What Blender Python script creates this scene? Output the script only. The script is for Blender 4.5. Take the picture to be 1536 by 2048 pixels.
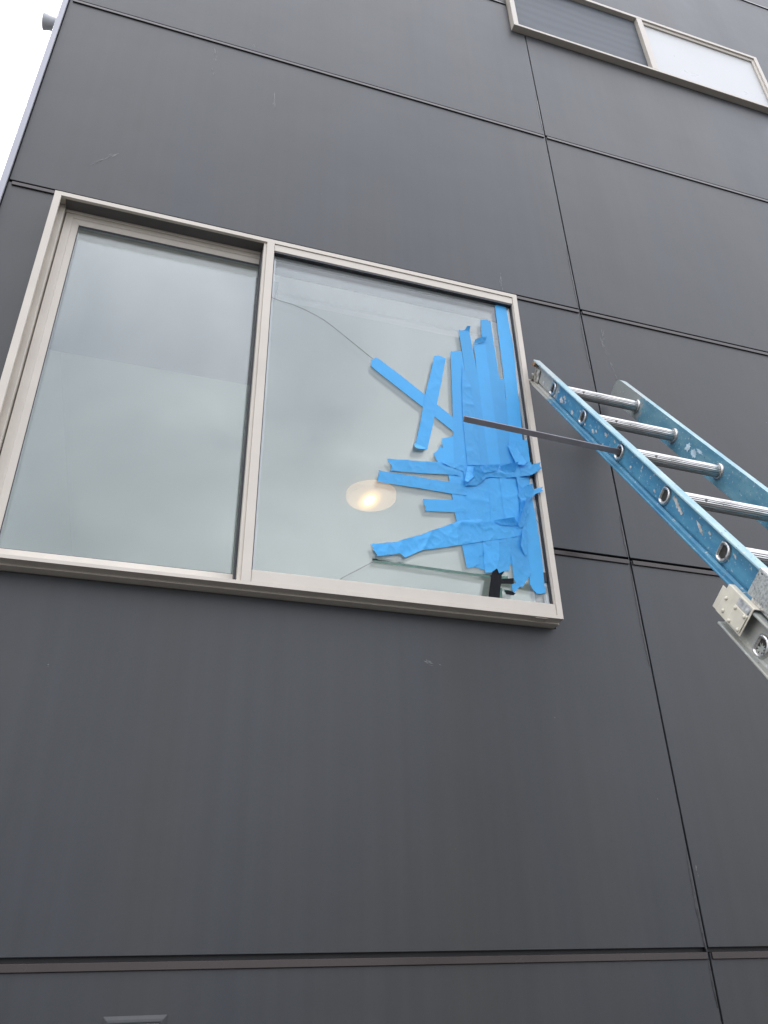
import bpy, bmesh, math, random
from mathutils import Vector, Matrix, noise
from mathutils.geometry import delaunay_2d_cdt

random.seed(7)
S = bpy.context.scene
C = S.collection
for o in list(bpy.data.objects):
    bpy.data.objects.remove(o)

# ------------------------------------------------------------------ camera
# wall face is the plane y = 0, street side is -y, z up, metres
CAM = Vector((0.0, -2.1336, 1.55))
YAW, PITCH, ROLL = 0.314641, 0.531950, -0.0241292
fw = Vector((math.sin(YAW) * math.cos(PITCH), math.cos(YAW) * math.cos(PITCH), math.sin(PITCH)))
rt = Vector((math.cos(YAW), -math.sin(YAW), 0.0))
up = rt.cross(fw)
r2 = rt * math.cos(ROLL) + up * math.sin(ROLL)
u2 = up * math.cos(ROLL) - rt * math.sin(ROLL)
cam_data = bpy.data.cameras.new('camera')
cam = bpy.data.objects.new('camera', cam_data)
C.objects.link(cam)
cam.matrix_world = Matrix((
    (r2.x, u2.x, -fw.x, CAM.x), (r2.y, u2.y, -fw.y, CAM.y),
    (r2.z, u2.z, -fw.z, CAM.z), (0, 0, 0, 1)))
cam_data.sensor_fit = 'VERTICAL'
cam_data.angle = math.radians(65.850)
cam_data.clip_start = 0.05
cam_data.clip_end = 2000
S.camera = cam

# ------------------------------------------------------------------ sky + sun (bright overcast)
SUN_EL, SUN_AZ = math.radians(58), math.radians(-35)   # azimuth from +y towards +x: behind the facade, to the left
w = bpy.data.worlds.new('World')
S.world = w
w.use_nodes = True
nt = w.node_tree
nt.nodes.clear()
N = nt.nodes.new
out = N('ShaderNodeOutputWorld')
bg = N('ShaderNodeBackground'); bg.inputs['Strength'].default_value = 0.12
sky = N('ShaderNodeTexSky'); sky.sky_type = 'NISHITA'; sky.sun_disc = False
sky.sun_elevation = SUN_EL; sky.sun_rotation = SUN_AZ
sky.air_density = 1.0; sky.dust_density = 2.0
tc = N('ShaderNodeTexCoord')
mp = N('ShaderNodeMapping'); mp.inputs['Scale'].default_value = (1.0, 1.0, 1.7)
n1 = N('ShaderNodeTexNoise'); n1.inputs['Scale'].default_value = 2.6
n1.inputs['Detail'].default_value = 5; n1.inputs['Roughness'].default_value = 0.5
n1.inputs['Distortion'].default_value = 0.4
cr = N('ShaderNodeValToRGB')
cr.color_ramp.elements[0].position = 0.30; cr.color_ramp.elements[0].color = (5.5, 5.7, 6.35, 1)
cr.color_ramp.elements[1].position = 0.70; cr.color_ramp.elements[1].color = (10.9, 10.95, 11.4, 1)
mx = N('ShaderNodeMixRGB'); mx.inputs['Fac'].default_value = 0.86
L = nt.links.new
L(tc.outputs['Generated'], mp.inputs['Vector']); L(mp.outputs['Vector'], n1.inputs['Vector'])
L(n1.outputs['Fac'], cr.inputs['Fac'])
L(sky.outputs['Color'], mx.inputs['Color1']); L(cr.outputs['Color'], mx.inputs['Color2'])
# overcast luminance: the zenith is brighter than the horizon
sp = N('ShaderNodeSeparateXYZ'); L(tc.outputs['Generated'], sp.inputs['Vector'])
gr = N('ShaderNodeMapRange'); gr.inputs['From Min'].default_value = 0.0; gr.inputs['From Max'].default_value = 1.0
gr.inputs['To Min'].default_value = 0.52; gr.inputs['To Max'].default_value = 1.30
L(sp.outputs['Z'], gr.inputs['Value'])
ml = N('ShaderNodeVectorMath'); ml.operation = 'SCALE'
L(mx.outputs['Color'], ml.inputs[0]); L(gr.outputs['Result'], ml.inputs['Scale'])
L(ml.outputs['Vector'], bg.inputs['Color']); L(bg.outputs['Background'], out.inputs['Surface'])

sd = bpy.data.lights.new('sun', 'SUN'); sd.energy = 0.9; sd.angle = math.radians(16); sd.color = (1.0, 0.965, 0.91)
sun = bpy.data.objects.new('sun', sd); C.objects.link(sun)
sdir = Vector((math.sin(SUN_AZ) * math.cos(SUN_EL), math.cos(SUN_AZ) * math.cos(SUN_EL), math.sin(SUN_EL)))
sun.rotation_euler = sdir.to_track_quat('Z', 'Y').to_euler()
sun.location = (0, -3, 14)

S.render.engine = 'CYCLES'
S.view_settings.view_transform = 'Standard'
S.view_settings.look = 'None'
S.view_settings.gamma = 1.0
S.view_settings.exposure = 1.5
S.view_settings.use_curve_mapping = False
S.cycles.max_bounces = 16
S.cycles.transparent_max_bounces = 40
S.cycles.glossy_bounces = 10
S.cycles.diffuse_bounces = 5

# ------------------------------------------------------------------ material helpers
def mat(name):
    m = bpy.data.materials.new(name); m.use_nodes = True
    t = m.node_tree; t.nodes.clear()
    o = t.nodes.new('ShaderNodeOutputMaterial')
    return m, t, o, t.nodes.new, t.links.new

def paint(name, col, rough=0.4, metal=0.0, vary=0.12, scale=6.0, bump=0.0, bscale=200.0, rvary=0.1, spec=0.5, objvar=0.0, stretch=(1, 1, 1), coat=0.0, tint=None):
    m, t, o, n, l = mat(name)
    b = n('ShaderNodeBsdfPrincipled')
    b.inputs['Metallic'].default_value = metal
    b.inputs['Specular IOR Level'].default_value = spec
    b.inputs['Coat Weight'].default_value = coat
    tc = n('ShaderNodeTexCoord'); mp = n('ShaderNodeMapping'); mp.inputs['Scale'].default_value = stretch
    l(tc.outputs['Object'], mp.inputs['Vector'])
    no = n('ShaderNodeTexNoise'); no.inputs['Scale'].default_value = scale; no.inputs['Detail'].default_value = 6
    l(mp.outputs['Vector'], no.inputs['Vector'])
    r = n('ShaderNodeValToRGB')
    c0 = [c * (1 - vary) for c in col]; c1 = [c * (1 + vary) for c in col]
    if tint: c1 = list(tint)
    r.color_ramp.elements[0].position = 0.3; r.color_ramp.elements[0].color = (*c0, 1)
    r.color_ramp.elements[1].position = 0.7; r.color_ramp.elements[1].color = (*c1, 1)
    l(no.outputs['Fac'], r.inputs['Fac'])
    src = r.outputs['Color']
    if objvar:
        oi = n('ShaderNodeObjectInfo'); hs = n('ShaderNodeHueSaturation')
        mr = n('ShaderNodeMapRange'); mr.inputs['To Min'].default_value = 1 - objvar; mr.inputs['To Max'].default_value = 1 + objvar
        l(oi.outputs['Random'], mr.inputs['Value']); l(mr.outputs['Result'], hs.inputs['Value']); l(src, hs.inputs['Color'])
        src = hs.outputs['Color']
    l(src, b.inputs['Base Color'])
    mr = n('ShaderNodeMapRange'); mr.inputs['To Min'].default_value = max(0.02, rough - rvary); mr.inputs['To Max'].default_value = rough + rvary
    l(no.outputs['Fac'], mr.inputs['Value']); l(mr.outputs['Result'], b.inputs['Roughness'])
    if bump:
        nb = n('ShaderNodeTexNoise'); nb.inputs['Scale'].default_value = bscale; nb.inputs['Detail'].default_value = 4
        l(mp.outputs['Vector'], nb.inputs['Vector'])
        bp = n('ShaderNodeBump'); bp.inputs['Strength'].default_value = bump; bp.inputs['Distance'].default_value = 0.002
        l(nb.outputs['Fac'], bp.inputs['Height']); l(bp.outputs['Normal'], b.inputs['Normal'])
    l(b.outputs['BSDF'], o.inputs['Surface'])
    return m

def glass_mat(name, tint, ior=1.5, boost=1.0):
    m, t, o, n, l = mat(name)
    tr = n('ShaderNodeBsdfTransparent'); tr.inputs['Color'].default_value = (*tint, 1)
    gl = n('ShaderNodeBsdfGlossy'); gl.inputs['Roughness'].default_value = 0.0; gl.inputs['Color'].default_value = (boost * 0.97, boost, boost * 0.99, 1)
    fr = n('ShaderNodeFresnel'); fr.inputs['IOR'].default_value = ior
    ge = n('ShaderNodeNewGeometry'); io = n('ShaderNodeMapRange'); io.inputs['To Min'].default_value = ior; io.inputs['To Max'].default_value = 1.0 / ior
    l(ge.outputs['Backfacing'], io.inputs['Value']); l(io.outputs['Result'], fr.inputs['IOR'])
    mx = n('ShaderNodeMixShader')
    # very slight roller-wave in the float glass
    tc = n('ShaderNodeTexCoord'); nz = n('ShaderNodeTexNoise'); nz.inputs['Scale'].default_value = 1.3
    l(tc.outputs['Object'], nz.inputs['Vector'])
    bp = n('ShaderNodeBump'); bp.inputs['Strength'].default_value = 0.02; bp.inputs['Distance'].default_value = 0.02
    l(nz.outputs['Fac'], bp.inputs['Height']); l(bp.outputs['Normal'], gl.inputs['Normal'])
    l(fr.outputs['Fac'], mx.inputs['Fac']); l(tr.outputs['BSDF'], mx.inputs[1]); l(gl.outputs['BSDF'], mx.inputs[2])
    l(mx.outputs['Shader'], o.inputs['Surface'])
    return m

# wall paint: satin dark grey with faint vertical washing and cloudy chalking
def wall_mat():
    m, t, o, n, l = mat('wall_paint')
    b = n('ShaderNodeBsdfPrincipled')
    tc = n('ShaderNodeTexCoord')
    mp = n('ShaderNodeMapping'); mp.inputs['Scale'].default_value = (2.2, 1, 0.5)
    l(tc.outputs['Object'], mp.inputs['Vector'])
    a = n('ShaderNodeTexNoise'); a.inputs['Scale'].default_value = 1.2; a.inputs['Detail'].default_value = 8; a.inputs['Roughness'].default_value = 0.6
    l(mp.outputs['Vector'], a.inputs['Vector'])
    f = n('ShaderNodeTexNoise'); f.inputs['Scale'].default_value = 60; f.inputs['Detail'].default_value = 8
    l(tc.outputs['Object'], f.inputs['Vector'])
    mxv = n('ShaderNodeMath'); mxv.operation = 'MULTIPLY_ADD'; mxv.inputs[1].default_value = 0.22
    l(f.outputs['Fac'], mxv.inputs[0]); l(a.outputs['Fac'], mxv.inputs[2])
    r = n('ShaderNodeValToRGB')
    r.color_ramp.elements[0].position = 0.40; r.color_ramp.elements[0].color = (0.0240, 0.0266, 0.0300, 1)
    r.color_ramp.elements[1].position = 0.85; r.color_ramp.elements[1].color = (0.0335, 0.0355, 0.0380, 1)
    l(mxv.outputs['Value'], r.inputs['Fac'])
    # sparse pale specks
    v = n('ShaderNodeTexNoise'); v.inputs['Scale'].default_value = 28; v.inputs['Detail'].default_value = 2
    l(tc.outputs['Object'], v.inputs['Vector'])
    vr = n('ShaderNodeMapRange'); vr.inputs['From Min'].default_value = 0.785; vr.inputs['From Max'].default_value = 0.80
    l(v.outputs['Fac'], vr.inputs['Value'])
    mx = n('ShaderNodeMixRGB'); mx.inputs['Color2'].default_value = (0.13, 0.13, 0.13, 1)
    l(vr.outputs['Result'], mx.inputs['Fac']); l(r.outputs['Color'], mx.inputs['Color1'])
    wm = n('ShaderNodeTexNoise'); wm.inputs['Scale'].default_value = 0.8; wm.inputs['Detail'].default_value = 5; wm.inputs['Distortion'].default_value = 0.6
    l(mp.outputs['Vector'], wm.inputs['Vector'])
    wr = n('ShaderNodeValToRGB')
    wr.color_ramp.elements[0].position = 0.36; wr.color_ramp.elements[0].color = (0.93, 0.98, 1.08, 1)
    wr.color_ramp.elements[1].position = 0.64; wr.color_ramp.elements[1].color = (1.10, 1.02, 0.92, 1)
    l(wm.outputs['Fac'], wr.inputs['Fac'])
    # faint rain runs
    ms_ = n('ShaderNodeMapping'); ms_.inputs['Scale'].default_value = (26, 1, 0.55); l(tc.outputs['Object'], ms_.inputs['Vector'])
    sn = n('ShaderNodeTexNoise'); sn.inputs['Scale'].default_value = 1.0; sn.inputs['Detail'].default_value = 5; l(ms_.outputs['Vector'], sn.inputs['Vector'])
    sr = n('ShaderNodeMapRange'); sr.inputs['From Min'].default_value = 0.3; sr.inputs['From Max'].default_value = 0.7; sr.inputs['To Min'].default_value = 0.92; sr.inputs['To Max'].default_value = 1.08; l(sn.outputs['Fac'], sr.inputs['Value'])
    oi = n('ShaderNodeObjectInfo'); om = n('ShaderNodeMapRange'); om.inputs['To Min'].default_value = 0.95; om.inputs['To Max'].default_value = 1.05; l(oi.outputs['Random'], om.inputs['Value'])
    mu = n('ShaderNodeMath'); mu.operation = 'MULTIPLY'; l(sr.outputs['Result'], mu.inputs[0]); l(om.outputs['Result'], mu.inputs[1])
    v1 = n('ShaderNodeVectorMath'); v1.operation = 'MULTIPLY'; l(mx.outputs['Color'], v1.inputs[0]); l(wr.outputs['Color'], v1.inputs[1])
    v2 = n('ShaderNodeVectorMath'); v2.operation = 'SCALE'; l(v1.outputs['Vector'], v2.inputs[0]); l(mu.outputs['Value'], v2.inputs['Scale'])
    l(v2.outputs['Vector'], b.inputs['Base Color'])
    rr = n('ShaderNodeMapRange'); rr.inputs['To Min'].default_value = 0.36; rr.inputs['To Max'].default_value = 0.50
    l(a.outputs['Fac'], rr.inputs['Value']); l(rr.outputs['Result'], b.inputs['Roughness'])
    bn = n('ShaderNodeTexNoise'); bn.inputs['Scale'].default_value = 420; bn.inputs['Detail'].default_value = 2
    l(tc.outputs['Object'], bn.inputs['Vector'])
    bl = n('ShaderNodeTexNoise'); bl.inputs['Scale'].default_value = 3.0; bl.inputs['Detail'].default_value = 2
    l(tc.outputs['Object'], bl.inputs['Vector'])
    b2 = n('ShaderNodeBump'); b2.inputs['Strength'].default_value = 0.10; b2.inputs['Distance'].default_value = 0.03
    l(bl.outputs['Fac'], b2.inputs['Height'])
    bp = n('ShaderNodeBump'); bp.inputs['Strength'].default_value = 0.10; bp.inputs['Distance'].default_value = 0.001
    l(bn.outputs['Fac'], bp.inputs['Height']); l(b2.outputs['Normal'], bp.inputs['Normal'])
    l(bp.outputs['Normal'], b.inputs['Normal'])
    l(b.outputs['BSDF'], o.inputs['Surface'])
    return m

M = {}
M['wall'] = wall_mat()
M['core'] = paint('membrane_black', (0.012, 0.012, 0.014), 0.6)
M['flash'] = paint('bronze_flashing', (0.028, 0.019, 0.0165), 0.25, 0.0, 0.15, 8, spec=0.42)
M['trim'] = paint('aluminium_trim', (0.30, 0.30, 0.33), 0.4, 0.3, 0.06, 3)
M['bead'] = paint('sealant_black', (0.02, 0.02, 0.022), 0.22, 0, 0.2, 40, 0.3, 90)
M['frame'] = paint('window_vinyl', (0.54, 0.490, 0.425), 0.42, 0, 0.05, 9, 0.05, 300)
M['gasket'] = paint('gasket_rubber', (0.02, 0.022, 0.028), 0.5)
M['spacer'] = paint('spacer_bar', (0.45, 0.46, 0.48), 0.5, 0.0, 0.04, 8)
M['headshade'] = paint('painted_head_shade', (0.085, 0.08, 0.078), 0.5)  # dark colour painted in for the shade under the window head
M['glass'] = glass_mat('window_glass', (0.972, 0.982, 0.978), 1.58)
M['tape'] = paint('blue_masking_tape', (0.054, 0.375, 0.75), 0.5, 0, 0.04, 25, 0.2, 500, spec=0.5, objvar=0.10)
_t = M['tape'].node_tree; _b = [x for x in _t.nodes if x.type == 'BSDF_PRINCIPLED'][0]; _o = [x for x in _t.nodes if x.type == 'OUTPUT_MATERIAL'][0]
_tr = _t.nodes.new('ShaderNodeBsdfTranslucent'); _tr.inputs['Color'].default_value = (0.02, 0.32, 0.85, 1)
_mx = _t.nodes.new('ShaderNodeMixShader'); _mx.inputs['Fac'].default_value = 0.18
_t.links.new(_b.outputs['BSDF'], _mx.inputs[1]); _t.links.new(_tr.outputs['BSDF'], _mx.inputs[2]); _t.links.new(_mx.outputs['Shader'], _o.inputs['Surface'])
M['blacktape'] = paint('black_tape', (0.006, 0.007, 0.010), 0.5, 0, 0.4, 30, 0.4, 60, spec=0.12, stretch=(6, 1, 1))
M['greenglass'] = paint('glass_edge_green', (0.06, 0.14, 0.11), 0.25, 0, 0.2, 30)
M['crack'] = paint('crack_dark', (0.10, 0.10, 0.11), 0.5)
M['white'] = paint('white_room_paint', (0.80, 0.80, 0.80), 0.7, 0, 0.02, 2)
M['room'] = paint('pale_green_white_paint', (0.60, 0.675, 0.64), 0.7, 0, 0.02, 2)
M['floor'] = paint('room_floor_pale', (0.52, 0.50, 0.46), 0.5, 0, 0.1, 6)
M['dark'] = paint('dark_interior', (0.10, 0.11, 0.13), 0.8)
M['panewhite'] = paint('frosted_white_pane', (0.455, 0.46, 0.455), 0.3, 0, 0.02, 4)
M['scuff'] = paint('chalk_scuff', (0.24, 0.24, 0.23), 0.6)
M['pipe'] = paint('pale_pipe_metal', (0.66, 0.68, 0.70), 0.45, 0.0)
M['concrete'] = paint('plinth_concrete', (0.22, 0.215, 0.205), 0.85, 0, 0.2, 1.5, 0.4, 60)
M['asphalt'] = paint('asphalt', (0.058, 0.057, 0.055), 0.9, 0, 0.25, 1.5, 0.5, 120)
M['bar'] = paint('bar_steel', (0.21, 0.20, 0.215), 0.42, 0.1, 0.10, 30)
M['dirt'] = paint('packed_dirt', (0.03, 0.028, 0.025), 0.9, 0, 0.5, 90, 0.8, 150)
M['rubber'] = paint('foot_rubber', (0.02, 0.02, 0.02), 0.7)
M['splat'] = paint('dried_paint', (0.50, 0.48, 0.45), 0.6, 0, 0.35, 60, 0.6, 120)
M['sticker'] = paint('worn_sticker', (0.50, 0.62, 0.68), 0.5, 0, 0.3, 40)
M['beige'] = paint('beige_bracket_paint', (0.62, 0.58, 0.475), 0.45, 0, 0.09, 30, 0.15, 150)

# ------------------------------------------------------------------ mesh helpers
def tag(o, label=None, cat=None, group=None, kind=None):
    if label: o['label'] = label
    if cat: o['category'] = cat
    if group: o['group'] = group
    if kind: o['kind'] = kind
    return o

def obj(name, bm, m, parent=None, bevel=0.0, seg=2, smooth=False, recalc=True):
    if recalc: bmesh.ops.recalc_face_normals(bm, faces=bm.faces[:])
    me = bpy.data.meshes.new(name); bm.to_mesh(me); bm.free()
    ms = m if isinstance(m, (list, tuple)) else [m]
    for x in ms: me.materials.append(x)
    if smooth:
        for p in me.polygons: p.use_smooth = True
    o = bpy.data.objects.new(name, me); C.objects.link(o)
    if parent: o.parent = parent
    if bevel:
        b = o.modifiers.new('bevel', 'BEVEL'); b.width = bevel; b.segments = seg
        b.limit_method = 'ANGLE'; b.angle_limit = math.radians(35)
    return o

def empty(name, mw=None):
    o = bpy.data.objects.new(name, None); C.objects.link(o)
    if mw is not None: o.matrix_world = mw
    return o

def box(bm, x0, x1, y0, y1, z0, z1):
    vs = [bm.verts.new(p) for p in ((x0, y0, z0), (x1, y0, z0), (x1, y1, z0), (x0, y1, z0), (x0, y0, z1), (x1, y0, z1), (x1, y1, z1), (x0, y1, z1))]
    for f in ((0, 1, 5, 4), (1, 2, 6, 5), (2, 3, 7, 6), (3, 0, 4, 7), (4, 5, 6, 7), (3, 2, 1, 0)):
        bm.faces.new([vs[i] for i in f])

def boxes(*bs):
    bm = bmesh.new()
    for b in bs: box(bm, *b)
    return bm

def frame_prism(bm, x0, x1, z0, z1, prof):
    """mitred rectangular frame: prof = closed list of (inset, y); inset grows towards the opening"""
    rings = []
    for cx, cz, sx, sz in ((x0, z0, 1, 1), (x1, z0, -1, 1), (x1, z1, -1, -1), (x0, z1, 1, -1)):
        rings.append([bm.verts.new((cx + sx * i, y, cz + sz * i)) for i, y in prof])
    k = len(prof)
    for a in range(4):
        A, B = rings[a], rings[(a + 1) % 4]
        for j in range(k):
            bm.faces.new((A[j], A[(j + 1) % k], B[(j + 1) % k], B[j]))

def cells(bm, x0, x1, z0, z1, holes, y0, y1, extra=()):
    """slab in the x-z plane between y0 and y1 with rectangular holes"""
    xs = sorted({x0, x1} | {min(max(h[0], x0), x1) for h in holes} | {min(max(h[1], x0), x1) for h in holes})
    zs = sorted({z0, z1} | {min(max(h[2], z0), z1) for h in holes} | {min(max(h[3], z0), z1) for h in holes})
    vs = {}
    def V(x, y, z):
        k = (round(x, 5), round(y, 5), round(z, 5))
        if k not in vs: vs[k] = bm.verts.new((x, y, z))
        return vs[k]
    fill = {}
    for i in range(len(xs) - 1):
        for j in range(len(zs) - 1):
            cx, cz = (xs[i] + xs[i + 1]) / 2, (zs[j] + zs[j + 1]) / 2
            fill[i, j] = not any(h[0] < cx < h[1] and h[2] < cz < h[3] for h in holes)
    for (i, j), f in fill.items():
        if not f: continue
        a, b, c, d = xs[i], xs[i + 1], zs[j], zs[j + 1]
        bm.faces.new((V(a, y0, c), V(b, y0, c), V(b, y0, d), V(a, y0, d)))
        bm.faces.new((V(a, y1, c), V(a, y1, d), V(b, y1, d), V(b, y1, c)))
        for di, dj, p, q in ((-1, 0, (a, c), (a, d)), (1, 0, (b, c), (b, d)), (0, -1, (a, c), (b, c)), (0, 1, (a, d), (b, d))):
            if not fill.get((i + di, j + dj), False):
                bm.faces.new((V(p[0], y0, p[1]), V(q[0], y0, q[1]), V(q[0], y1, q[1]), V(p[0], y1, p[1])))

def tube(bm, pts, r, n=6, cap=True):
    rings = []
    for i, p in enumerate(pts):
        p = Vector(p)
        d = (Vector(pts[min(i + 1, len(pts) - 1)]) - Vector(pts[max(i - 1, 0)])).normalized()
        a = d.cross(Vector((0, 1, 0.01))).normalized(); b = d.cross(a)
        rr = r[i] if isinstance(r, (list, tuple)) else r
        rings.append([bm.verts.new(p + (a * math.cos(2 * math.pi * k / n) + b * math.sin(2 * math.pi * k / n)) * rr) for k in range(n)])
    for A, B in zip(rings, rings[1:]):
        for k in range(n): bm.faces.new((A[k], A[(k + 1) % n], B[(k + 1) % n], B[k]))
    if cap:
        bm.faces.new(rings[0]); bm.faces.new(rings[-1][::-1])

def prism(bm, poly, fn0, fn1, caps=True):
    """poly of 2-D points, fn maps (u,v) to 3-D for each end"""
    A = [bm.verts.new(fn0(u, v)) for u, v in poly]; B = [bm.verts.new(fn1(u, v)) for u, v in poly]
    k = len(poly)
    for j in range(k): bm.faces.new((A[j], A[(j + 1) % k], B[(j + 1) % k], B[j]))
    if caps:
        bm.faces.new(A[::-1]); bm.faces.new(B)

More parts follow.
